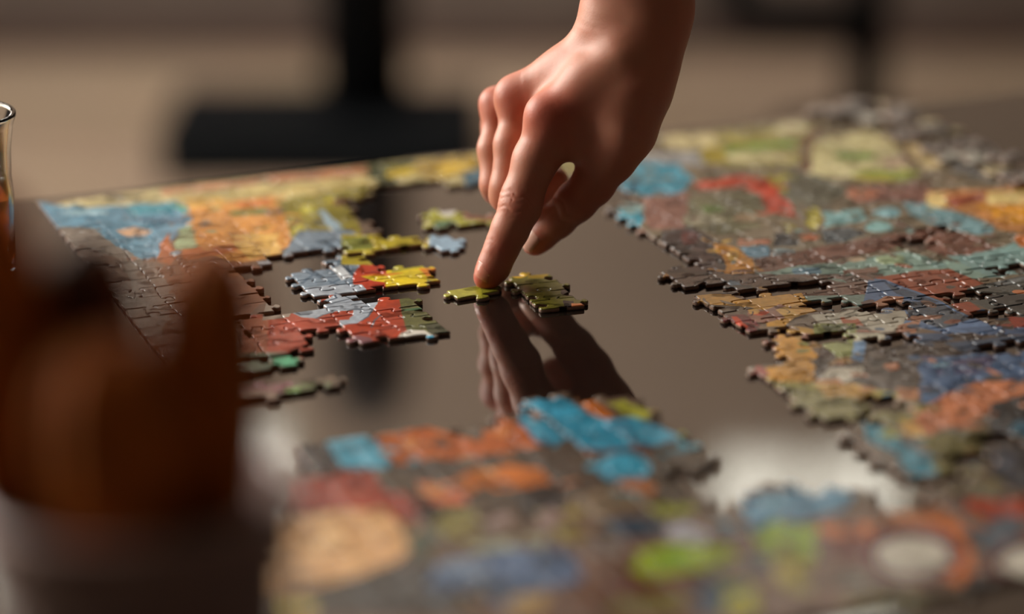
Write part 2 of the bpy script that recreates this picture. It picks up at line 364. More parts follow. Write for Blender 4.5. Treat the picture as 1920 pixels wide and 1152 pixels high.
E((86,130,150), 535,672,60,24); P((58,60,70), (480,690),(620,680),(640,740),(500,750))
P((138,162,54), (660,710),(780,660),(960,690),(960,850),(820,830),(700,780)); P((150,136,64), (760,840),(940,850),(940,1000),(780,980))
P((198,114,60), (960,660),(1230,670),(1250,730),(1100,740),(980,720)); P((128,76,70), (980,740),(1180,720),(1200,820),(1060,840))
P((166,100,50), (1280,560),(1480,560),(1620,640),(1500,690),(1300,680)); P((198,106,34), (1440,640),(1620,640),(1700,900),(1620,950),(1500,900),(1600,760))
E((104,54,60), 1400,815,235,140); E((206,200,186), 1400,818,180,92)
P((84,94,104), (1640,640),(1900,640),(1880,760),(1760,820),(1680,760)); E((96,52,56), 1930,840,170,110); E((206,200,186), 1925,842,120,66)
P((90,80,40), (1100,1000),(1700,960),(2300,960),(2300,1300),(1000,1300)); E((160,84,34), 1890,1010,70,50); E((130,130,120), 1120,940,90,40); E((120,112,52), 1300,1040,160,40)
P((50,48,50), (1640,900),(1860,920),(1800,1062),(1640,1062))
P((148,166,42), (100,880),(150,800),(280,765),(560,775),(620,820),(420,885),(200,925)); P((112,156,56), (180,820),(330,800),(420,830),(300,850))
P((164,164,172), (250,690),(380,670),(480,720),(440,770),(280,750)); E((68,84,100), 110,690,150,44); P((136,140,56), (180,590),(380,570),(400,620),(260,640))
P((74,86,100), (400,980),(480,900),(600,890),(560,1100),(400,1100)); P((150,146,52), (520,960),(620,930),(700,980),(700,1100),(540,1100)); P((66,70,76), (620,800),(720,800),(740,900),(640,900))
P((112,60,46), (0,940),(340,920),(380,980),(0,1000)); P((140,128,80), (0,1000),(350,990),(330,1090),(0,1090))
# -- front left
frame(520, 720, 2.4615)
P((92,82,72), (60,280),(1500,200),(2100,250),(2000,560),(1400,620),(100,560))
P((60,60,66), (100,310),(240,300),(310,425),(120,430)); P((84,166,194), (225,300),(260,270),(420,258),(470,300),(520,375),(500,415),(310,415), w=.6)
P((188,98,38), (440,258),(700,225),(830,262),(940,290),(940,210),(1030,178),(1130,215),(1230,300),(1110,325),(830,385),(530,395))
E((212,140,80), 620,300,40,26); E((206,124,60), 1040,245,50,26); E((120,64,40), 760,300,40,20); E((150,76,40), 540,330,40,16)
P((62,152,184), (1100,130),(1180,98),(1310,82),(1440,165),(1560,190),(1640,175),(1730,200),(1870,270),(1700,315),(1500,335),(1380,310),(1340,262),(1290,318),(1200,295),(1120,200), w=.6)
P((40,84,104), (1220,160),(1250,160),(1350,270),(1330,285), w=.6); P((50,110,140), (1500,215),(1640,210),(1620,240),(1520,250)); P((120,180,200), (1140,130),(1180,120),(1230,240),(1190,240), mix=.5)
E((72,160,190), 1595,412,125,66, w=.5); P((104,52,40), (1380,325),(1700,320),(1700,345),(1400,350)); P((198,112,46), (1360,88),(1430,90),(1560,170),(1520,190),(1440,160))
P((156,156,62), (1520,110),(1600,100),(1720,150),(1700,190),(1640,175)); P((146,160,66), (1800,215),(1870,200),(1900,240),(1860,260)); E((84,160,180), 1935,290,90,34, w=.5)
P((82,76,72), (520,400),(880,370),(1060,370),(1050,410),(850,440),(560,450)); E((160,146,130), 880,370,40,16)
P((154,62,46), (80,480),(200,445),(430,430),(490,520),(620,540),(660,650),(520,655),(430,605),(300,600),(60,630)); P((176,86,64), (230,520),(400,500),(420,560),(260,570))
P((226,178,128), (-90,700),(-60,650),(110,640),(300,608),(470,598),(560,675),(630,775),(540,845),(400,905),(200,965),(-90,1010)); E((238,196,146), 220,760,90,60)
P((206,110,70), (620,480),(830,478),(870,580),(720,570)); E((226,160,112), 730,515,70,26); P((202,114,42), (820,455),(1000,400),(1200,412),(1270,475),(1150,505),(850,525))
E((214,140,60), 960,430,50,18); P((22,26,30), (1120,505),(1380,478),(1300,600),(1280,640),(1110,660)); P((30,26,26), (630,570),(770,595),(720,665),(650,640))
P((132,116,96), (1350,545),(1560,500),(1760,480),(1700,570),(1500,650),(1340,640)); P((182,116,74), (1550,465),(1750,470),(1730,530),(1600,520)); E((140,118,112), 1245,650,60,40)
P((146,138,84), (760,610),(900,600),(940,700),(850,750),(700,700)); E((150,130,126), 1020,650,60,34); P((158,160,136), (880,760),(1250,720),(1240,780),(900,800)); P((88,96,84), (620,680),(760,700),(700,840),(600,820))
P((74,72,68), (100,980),(400,910),(700,840),(900,1000),(900,1100),(60,1100)); P((88,112,144), (690,960),(740,870),(1000,790),(1250,775),(1390,850),(1390,930),(1200,985),(1040,1040),(940,1000),(800,980))
E((126,146,170), 860,880,120,36); E((40,62,78), 960,970,90,46); E((56,74,92), 1240,840,60,40); P((170,140,90), (1060,1010),(1240,990),(1240,1100),(1080,1100)); E((190,170,60), 110,1060,90,30)
P((140,128,60), (1280,680),(1450,700),(1420,760),(1300,760)); P((150,138,130), (1400,740),(1600,740),(1580,830),(1420,820))

# busy comic-like detail: little patches borrowed from near by, then ink strokes
def ij(x, y): return int((y-TY0)/RES), int((x-TX0)/RES)
clean = [[plane(*p) for p in q] for q in (
    [(470,430),(730,440),(960,480),(1110,510),(1110,620),(850,670),(470,670)],)]
frame(0, 0, 1)
for k in range(3400):
    x, y = rng.uniform(TX0+.03, TX1-.03), rng.uniform(TY0+.03, TY1-.03)
    a = rng.uniform(0, 6.28); dd = rng.uniform(.006, .02)
    j, i = ij(x+dd*math.cos(a), y+dd*math.sin(a))
    c = IMG[j, i].copy()*rng.uniform(.75, 1.15)
    rx, ry = rng.uniform(.0015, .006), rng.uniform(.001, .0035); ph = rng.uniform(0, 3.14)
    pts = []
    for t in range(12):
        q = t*math.pi/6; r1, r2 = rx*math.cos(q), ry*math.sin(q)
        pts.append((x+r1*math.cos(ph)-r2*math.sin(ph), y+r1*math.sin(ph)+r2*math.cos(ph)))
    fill_xy(pts, np.clip(c, 0, 255), 1.0, .8)
for k in range(1500):
    x, y = rng.uniform(TX0+.03, TX1-.03), rng.uniform(TY0+.03, TY1-.03)
    j, i = ij(x, y); c = IMG[j, i]*rng.choice([.35, .45, 1.3]); c = np.clip(c, 0, 235)
    a = rng.uniform(0, 6.28); bnd = rng.uniform(-.5, .5); L_ = rng.uniform(.001, .004); w_ = rng.uniform(.0004, .0009)
    p = np.array((x, y))
    for s in range(4):
        q = p + L_*np.array((math.cos(a), math.sin(a))); n = np.array((-math.sin(a), math.cos(a)))*w_/2
        fill_xy([p+n, q+n, q-n, p-n], c, .5, .85); p = q; a += bnd

# -- small islands (painted last, clean flat print)
frame(0, 0, 1)
P((120,140,158), (500,530),(560,440),(660,440),(740,500),(700,535),(665,560),(540,565), w=.1)
P((176,178,186), (480,500),(570,478),(575,492),(490,512), w=.1)
for a in (((556,500),(604,528)), ((606,462),(700,512)), ((600,496),(655,520)), ((640,505),(668,528))): Ln((54,78,98), a, .0022)
for a in (((560,512),(640,545)), ((585,472),(660,510)), ((620,540),(660,520)), ((566,540),(590,520))): Ln((86,110,132), a, .0016)
P((206,214,220), (622,512),(640,506),(660,528),(640,534), w=.1)
P((180,54,4), (662,522),(680,500),(738,500),(742,570),(662,575), w=.05)
P((228,204,16), (724,516),(800,505),(850,522),(850,560),(735,560),(722,548), w=.05)
P((228,204,30), (676,527),(740,522),(742,541),(700,535), w=.1); P((226,130,20), (672,526),(700,522),(760,520),(720,526), w=.1)
P((168,162,40), (732,492),(800,492),(806,511),(776,512),(734,520), w=.05); P((228,140,20), (784,512),(820,512),(838,520),(800,526), w=.1)
P((226,120,30), (800,530),(850,524),(852,540),(826,540), w=.1); P((156,150,60), (725,546),(770,552),(765,562),(728,560), w=.1)
frame(480, 530, 5.05)
P((174,58,4), (-100,350),(400,330),(1300,120),(1500,150),(1500,760),(700,760),(-100,760), w=.05)
P((176,98,66), (-120,380),(120,380),(110,760),(-120,760), w=.1)
P((170,182,196), (190,260),(200,160),(420,100),(740,60),(1000,60),(1150,225),(1155,240),(1110,290),(1060,370),(960,425),(790,460),(790,400),(880,395),(915,308),(740,322),(640,355),(560,384),(430,374),(340,330), w=.05)
P((168,152,138), (60,400),(90,250),(180,160),(320,190),(380,240),(345,310),(310,368),(180,390), w=.05)
P((178,190,204), (1060,235),(1150,230),(1120,290),(1080,290), w=.05)
P((174,58,4), (740,322),(915,306),(915,355),(880,380),(780,400), w=.05); P((174,58,4), (618,172),(742,158),(610,232), w=.05)
for a in (((590,170),(600,240),(585,275)), ((740,160),(760,190),(600,245)), ((320,200),(375,240),(340,320)), ((560,384),(640,352),(740,322)),
          ((740,140),(900,190)), ((1100,290),(1060,360),(1000,400)), ((345,310),(420,345),(500,345)), ((1090,470),(1120,400),(1180,350))): Ln((84,100,120), a, .0009)
P((96,100,52), (1336,100),(1600,120),(1900,360),(1900,560),(1650,535),(1420,495),(1380,340), w=.05); P((60,116,74), (1370,300),(1580,278),(1580,300),(1400,312), w=.05)
P((60,70,48), (1590,440),(1760,420),(1900,560),(1650,535), w=.1)
P((206,202,194), (1330,580),(1370,520),(1450,492),(1600,495),(1680,550),(1680,600),(1560,560),(1420,568),(1350,600), w=.05); P((50,160,200), (1555,545),(1680,545),(1690,620),(1570,620), w=.05)
P((128,72,82), (800,640),(820,560),(960,540),(1080,560),(1140,640), w=.05)
frame(0, 0, 1)
P((160,158,56), (800,530),(960,530),(960,580),(800,580), w=.05); P((206,186,40), (800,530),(865,530),(868,548),(830,549), w=.05); P((130,128,48), (900,536),(960,536),(960,580),(905,580), w=.1)
P((104,100,42), (935,500),(1130,500),(1130,640),(930,640), w=.05); E((196,160,40), 972,524,16,6, w=.1); P((150,124,36), (985,515),(1030,515),(1025,530),(990,530), w=.1)
E((62,36,44), 1068,556,18,7, w=.1); P((40,30,40), (1055,572),(1075,574),(1072,588),(1058,586), w=.1); P((208,130,84), (1070,578),(1110,578),(1110,596),(1072,590), w=.1)
P((184,168,44), (640,448),(804,448),(804,505),(640,505), w=.1); P((130,136,56), (640,455),(690,450),(700,475),(640,480), w=.2); P((140,172,196), (804,440),(880,440),(880,500),(804,500), w=.1)
P((152,152,52), (790,380),(930,380),(930,450),(790,450), w=.3); E((206,204,200), 838,404,16,9, w=.3); E((84,116,84), 836,430,24,9, w=.3); P((150,96,76), (862,398),(930,400),(930,424),(872,418), w=.3); E((190,180,60), 905,435,20,8)
P((120,140,118), (440,670),(560,670),(560,705),(440,705), w=.1); P((60,176,130), (512,676),(560,676),(560,696),(515,694), w=.1)
P((140,70,84), (440,712),(545,712),(548,742),(440,750), w=.1); P((122,160,78), (536,738),(620,728),(620,765),(536,765), w=.1); P((154,122,104), (440,740),(520,742),(520,765),(440,765), w=.1)
P((100,110,70), (560,728),(620,726),(620,746),(565,748), w=.1)

# fine dot/grain variation
IMG *= (0.93 + .14*fnoise(.0016, 11))[:, :, None]
IMG *= (0.90 + .20*fnoise(.012, 12))[:, :, None]
IMG = np.clip(IMG*1.04-12, 4, 250)
PIC = bpy.data.images.new('puzzle_print', NX, NY)
buf = np.ones((NY, NX, 4), dtype=np.float32); buf[:, :, :3] = IMG/255.0
PIC.pixels.foreach_set(buf.ravel()); PIC.update(); PIC.pack()
del buf

PRINT_GAIN = 0.92
def print_mat(rough=.2, ior=1.32, name='glossy_printed_card'):
    m = bpy.data.materials.new(name); m.use_nodes = True; nt = m.node_tree; b = nt.nodes['Principled BSDF']
    L = nt.links.new
    im = nt.nodes.new('ShaderNodeTexImage'); im.image = PIC; im.extension = 'EXTEND'
    uv = nt.nodes.new('ShaderNodeUVMap'); uv.uv_map = 'UVMap'
    vm = nt.nodes.new('ShaderNodeVectorMath'); vm.operation = 'MULTIPLY'; vm.inputs[1].default_value = (PRINT_GAIN,)*3
    L(uv.outputs[0], im.inputs[0]); L(im.outputs[0], vm.inputs[0]); L(vm.outputs[0], b.inputs['Base Color'])
    b.inputs['Roughness'].default_value = rough; b.inputs['IOR'].default_value = ior
    tc = nt.nodes.new('ShaderNodeTexCoord'); n = nt.nodes.new('ShaderNodeTexNoise'); n.inputs['Scale'].default_value = 900
    n2 = nt.nodes.new('ShaderNodeTexNoise'); n2.inputs['Scale'].default_value = 90; ad = nt.nodes.new('ShaderNodeMath'); ad.operation = 'MULTIPLY_ADD'
    ad.inputs[1].default_value = 3.0
    bp = nt.nodes.new('ShaderNodeBump'); bp.inputs['Distance'].default_value = .00005; bp.inputs['Strength'].default_value = .5
    L(tc.outputs['Object'], n.inputs[0]); L(tc.outputs['Object'], n2.inputs[0]); L(n2.outputs[0], ad.inputs[0]); L(n.outputs[0], ad.inputs[2])
    L(ad.outputs[0], bp.inputs['Height']); L(bp.outputs[0], b.inputs['Normal'])
    return m
M_print = print_mat()
M_lip = print_mat(.12, 1.5, 'glossy_die_cut_lip')
M_card = mat('cardboard_core', (158,126,108), .6, noise=(600,.5,(120,92,76)))

# ------------------------------------------------------------------ jigsaw pieces
def h01(*k):
    return random.Random('|'.join(map(str, k))).random()
def knob(L, key):
    """points of a piece edge of length L, (t, offset) with t in 0..L; sign and shape from key"""
    s = 1 if h01(key, 's') > .5 else -1
    c = L*(.5 + (h01(key, 'c')-.5)*.14)
    k = 1 + (h01(key, 'k')-.5)*.24
    if L < .016: k *= .84
    bow = (h01(key, 'b')-.5)*.0010
    hw, hh, cy, nk = .0031*k, .0022*k, .0030*k, .0016*k
    pts = [(0, 0), ((c-nk)*.35, bow*.6), ((c-nk)*.72, bow), (c-nk-.0006, .0001*s), (c-nk, .0009*s)]
    for a in range(205, -26, -23):
        q = math.radians(a); pts.append((c+hw*math.cos(q), s*(cy+hh*math.sin(q))))
    pts += [(c+nk, .0009*s), (c+nk+.0006, .0001*s), (c+nk+(L-c-nk)*.30, bow), (c+nk+(L-c-nk)*.66, bow*.6), (L, 0)]
    return pts
def corner(g, i, j, A, B, flat):
    f = h01(g, 'cx', i, j), h01(g, 'cy', i, j)
    u = i*A + (f[0]-.5)*.0021; v = j*B + (f[1]-.5)*.0014
    if flat:
        if i == 0 and j < 26: u = 0
        if j == 0: v = 0
    return (u, v)
def edge(g, a, b, key, straight=False):
    d = (b[0]-a[0], b[1]-a[1]); L = math.hypot(*d); t = (d[0]/L, d[1]/L); n = (-t[1], t[0])
    if straight: return [a, b]
    return [(a[0]+t[0]*q+n[0]*o, a[1]+t[1]*q+n[1]*o) for q, o in knob(L, key)]
def outline(g, i, j, A=PA, B=PB, flat=False):
    c00, c10, c11, c01 = (corner(g, i, j, A, B, flat), corner(g, i+1, j, A, B, flat), corner(g, i+1, j+1, A, B, flat), corner(g, i, j+1, A, B, flat))
    top = edge(g, c00, c10, (g, 'h', i, j), flat and j == 0)
    right = edge(g, c10, c11, (g, 'v', i+1, j))
    bot = edge(g, c01, c11, (g, 'h', i, j+1))[::-1]
    left = edge(g, c00, c01, (g, 'v', i, j), flat and i == 0 and j < 26)[::-1]
    return top[:-1] + right[:-1] + bot[:-1] + left[:-1]
def inset(pts, d):
    n = len(pts); out = []
    for k in range(n):
        p, q, r = pts[k-1], pts[k], pts[(k+1) % n]
        a = (q[0]-p[0], q[1]-p[1]); b = (r[0]-q[0], r[1]-q[1])
        la = math.hypot(*a) or 1e-9; lb = math.hypot(*b) or 1e-9
        nx = -(a[1]/la + b[1]/lb); ny = (a[0]/la + b[0]/lb); ln = math.hypot(nx, ny) or 1e-9
        nx /= ln; ny /= ln
        dot = max(.6, (nx*-a[1] + ny*a[0])/la)
        out.append((q[0]+nx*d/dot, q[1]+ny*d/dot))
    return out
def area2(p): return sum(p[k-1][0]*p[k][1]-p[k][0]*p[k-1][1] for k in range(len(p)))
def piece_mesh(xy, cx, cy, rng_):
    """xy: outline in world metres (counter-clockwise); local origin (cx, cy) on the table"""
    if area2(xy) < 0: xy = xy[::-1]
    n = len(xy)
    tx, ty = rng_.uniform(-.018, .018), rng_.uniform(-.016, .016)
    dz = .00003 + .012*(abs(tx)+abs(ty))*.8
    rings = [(.00018, .00005), (.00015, PT-.00060), (.00026, PT-.00022), (.00058, PT-.00003), (.0008, PT)]
    V = []
    for d, z in rings:
        for (x, y) in inset(xy, d):
            V.append((x-cx, y-cy, z + (dz + tx*(x-cx) + ty*(y-cy) if z > .001 else .00002)))
    F = []
    for k in range(len(rings)-1):
        for i in range(n):
            j = (i+1) % n; F.append((k*n+i, k*n+j, (k+1)*n+j, (k+1)*n+i))
    nside = n
    F.append(tuple(range((len(rings)-1)*n, len(rings)*n))); F.append(tuple(range(n-1, -1, -1)))
    me = bpy.data.meshes.new('puzzle_piece'); me.from_pydata(V, [], F)
    me.materials.append(M_print); me.materials.append(M_card); me.materials.append(M_lip)
    mi = [0]*len(F); sm = [True]*len(F)
    for i in range(nside): mi[i] = 1
    for i in range(nside, 3*nside): mi[i] = 2
    mi[-1] = 1; sm[-1] = False; sm[-2] = False
    me.polygons.foreach_set('material_index', mi); me.polygons.foreach_set('use_smooth', sm)
    uvl = me.uv_layers.new(name='UVMap')
    vi = np.empty(len(me.loops), dtype=np.int32); me.loops.foreach_get('vertex_index', vi)
    va = np.array(V, dtype=np.float32)[vi]
    uv = np.stack([(va[:, 0]+cx-TX0)/(TX1-TX0), (va[:, 1]+cy-TY0)/(TY1-TY0)], 1)
    uvl.data.foreach_set('uv', uv.ravel())
    return me
prr = random.Random(5)
def add_piece(pts_xy, parent, at=None, rot=0):
    cx = sum(p[0] for p in pts_xy)/len(pts_xy); cy = sum(p[1] for p in pts_xy)/len(pts_xy)
    me = piece_mesh(pts_xy, cx, cy, prr)
    o = bpy.data.objects.new('puzzle_piece', me)
    loc = Vector((cx, cy, TZ + .0001)) if at is None else Vector(at)
    if parent is not None:
        o.parent = parent; loc = loc - parent.location
    o.location = loc; o.rotation_euler = (0, 0, rot)
    COL.objects.link(o)
    return o
def inpoly(p, poly):
    x, y = p; c = False
    for k in range(len(poly)):
        (xa, ya), (xb, yb) = poly[k-1], poly[k]
        if (ya > y) != (yb > y) and x < (xb-xa)*(y-ya)/(yb-ya)+xa: c = not c
    return c
def topx(x, y, z=TZ):
    d = Vector((x, y, z)) - CAM
    f = d.y*math.cos(TH) - d.z*math.sin(TH); up = d.y*math.sin(TH) + d.z*math.cos(TH)
    return (960 + d.x/f*FPX, 576 - up/f*FPX)

SECT = [  # (name, label, polygon in photograph pixels, resolved on the table plane)
 ('puzzle_section', 'assembled puzzle section with cream border, sky blue and orange print, behind the cactus', 'sections',
  [(-60,400),(70,360),(700,290),(895,272),(895,346),(800,352),(700,360),(660,385),(668,432),(705,452),(690,480),(640,466),(580,476),(500,498),(478,512),(508,540),(505,566),(455,600),(440,680),(120,700)]),
 ('puzzle_section', 'far puzzle section of cream, green and red print behind the hand', 'sections',
  [(895,200),(1630,190),(2100,420),(2100,470),(1800,452),(1760,440),(1560,470),(1275,470),(1230,440),(1165,425),(1165,370),(1180,345),(895,346)]),
 ('puzzle_section', 'right puzzle section in focus with blue, brick red and mustard print', 'sections',
  [(1275,470),(1560,470),(1760,440),(1800,452),(2100,470),(2250,560),(2250,800),(1900,800),(1840,860),(1760,900),(1700,905),(1640,850),(1610,796),(1540,800),(1500,785),(1452,738),(1450,700),(1470,690),(1455,668),(1455,645),(1470,632),(1385,615),(1385,598),(1410,590),(1335,582),(1335,562),(1400,556),(1400,545),(1275,540)]),
 ('puzzle_section', 'blurred front puzzle section with peach, blue and lime print beside the plant pot', 'sections',
  [(585,850),(625,825),(900,815),(920,790),(975,790),(955,755),(1100,745),(1240,780),(1308,812),(1300,860),(1280,900),(1330,970),(1385,985),(1380,930),(1590,915),(1620,965),(1740,950),(1780,900),(1850,860),(1900,800),(2250,800),(2300,1230),(440,1230),(480,1000)]),
]
EMPTY = [(1722,470),(1690,462),(1530,578),(1600,640),(1648,640),(1800,560),(1870,585),(1900,520),(1868,672),(1700,770),(1500,545),(1455,560),(1640,596),(1780,438)]
sections = []
cells = {}
NI, NJ = 34, 44
empty_cells = set()
for p in EMPTY:
    u, v = xy2uv(*plane(*p)); empty_cells.add((int(u//PA), int(v//PB)))
for i in range(-5, NI):
    for j in range(0, NJ):
        if (i < 0 and j < 26) or (i, j) in empty_cells: continue
        x, y = uv2xy((i+.5)*PA, (j+.5)*PB); p = topx(x, y)
        for k, s in enumerate(SECT):
            if inpoly(p, s[3]): cells.setdefault(k, []).append((i, j)); break
for k, s in enumerate(SECT):
    cs = cells[k]
    mx = [uv2xy((i+.5)*PA, (j+.5)*PB) for i, j in cs]
    c = (sum(p[0] for p in mx)/len(mx), sum(p[1] for p in mx)/len(mx))
    t = thing(s[0], s[1], 'jigsaw puzzle', (c[0], c[1], TZ)); 
    cs.sort(key=lambda ij: -ij[1])
    for (i, j) in cs:
        add_piece([uv2xy(*q) for q in outline('main', i, j, flat=True)], t)
    print('section', k, len(cs))

IB = .0124
def island(name, label, origin_px, cellslist, key, da=0.0, cat='jigsaw puzzle'):
    """cellslist: (i, j) about the origin cell whose centre sits at origin_px"""
    ox, oy = plane(*origin_px); a = ANG + da
    def f(q):
        u, v = q[0]-PA/2, q[1]-IB/2
        return (ox + math.cos(a)*u + math.sin(a)*v, oy + math.sin(a)*u - math.cos(a)*v)
    if len(cellslist) == 1:
        i, j = cellslist[0]
        o = add_piece([f(q) for q in outline(key, i, j, B=IB)], None); o['label'] = label; o['category'] = cat
        return o
    t = thing(name, label, cat, (ox, oy, TZ))
    for (i, j) in cellslist: add_piece([f(q) for q in outline(key, i, j, B=IB)], t)
    return t
island('puzzle_cluster', 'small joined cluster of blue-grey, red and yellow puzzle pieces left of the pointing finger', (700,542),
       [(0,0),(1,0),(1,-1),(0,-1),(-1,0),(-1,-1),(-1,-2),(0,-2),(0,-3)], 'isl1')
island('puzzle_cluster', 'joined cluster of pale grey, red and olive puzzle pieces in sharp focus', (675,605),
       [(0,-2),(-1,-1),(0,-1),(1,-1),(-2,-1),(-2,0),(-1,0),(0,0),(1,0),(0,1),(1,1),(0,2),(1,2),(-2,1),(-3,1),(-2,2),(-3,2)], 'isl6')
island('puzzle_piece', 'single yellow-olive puzzle piece under the index fingertip', (887,553), [(0,0)], 'one17', .12, 'puzzle piece')
island('puzzle_cluster', 'short column of dark olive puzzle pieces just right of the fingertip', (1000,531), [(0,0),(0,1),(0,2),(0,3)], 'oli9', -.08)
island('puzzle_cluster', 'short yellow strip of joined puzzle pieces behind the blue-grey and red cluster', (678,471), [(0,0),(1,0)], 'yel2', .0)
island('puzzle_piece', 'single light blue puzzle piece at the end of the yellow strip', (834,463), [(0,0)], 'lbl3', 1.67, 'puzzle piece')
island('puzzle_cluster', 'small far cluster of olive and white puzzle pieces left of the bent fingers', (845,425), [(0,0),(0,-1),(1,0)], 'far4', .0)
island('puzzle_cluster', 'pair of mint green puzzle pieces beside the right cactus stem', (510,690), [(0,0),(-1,0)], 'mint', .05)
island('puzzle_cluster', 'three joined magenta and green puzzle pieces nearest the plant pot', (500,740), [(0,0),(-1,0),(1,0)], 'mag', .0)

# loose pieces lying past the far right corner of the puzzle
M_grey = M_card
loose = [(1590,222),(1548,228),(1640,236),(1660,205),(1700,268),(1688,240),(1745,262),(1762,288),(1790,310),(1830,318),(1862,332),(1894,322),
         (1905,350),(1815,290),(1730,236),(1606,205),(1850,300),(1772,252),(1940,356),(1690,215)]
lr = random.Random(3)
def gcol(cr):
    m = mat('loose_piece_print', cr, .35, noise=(160,.8,tuple(int(c*.6) for c in cr))); return m
LM = [gcol((176,172,160)), gcol((96,92,88)), gcol((206,190,150)), gcol((120,110,104))]
placed = []
for (px, py) in loose:
    x, y = plane(px, py)
    u, v = xy2uv(x, y)
    i, j = int(u//PA), int(v//PB)
    if inpoly((px, py), SECT[1][3]) and i < NI and j >= 0:
        on = True
    else: on = False
    z = TZ + .0001 + (PT + .0009 if on else 0)
    while any(math.hypot(x-a, y-b) < .019 and abs(z-c) < PT*.9 for a, b, c in placed): z += PT + .0003
    placed.append((x, y, z))
    k = lr.randrange(10**6)
    a = lr.uniform(0, 6.28)
    pts = [(math.cos(a)*q[0]-math.sin(a)*q[1]+x, math.sin(a)*q[0]+math.cos(a)*q[1]+y) for q in [(p[0]-PA/2, p[1]-PB/2) for p in outline('loose%d' % k, 0, 0)]]
    o = add_piece(pts, None)
    kc = lr.randrange(4); o.data.materials[0] = LM[kc]; o.data.materials[2] = LM[kc]
    o.location.z = z
    cn = ('pale grey', 'dark grey', 'cream', 'mid grey-brown')[kc]
    o['label'] = 'loose %s puzzle piece in the scatter at the far right corner' % cn; o['category'] = 'puzzle piece'; o['group'] = 'loose %s pieces at the far right corner' % cn

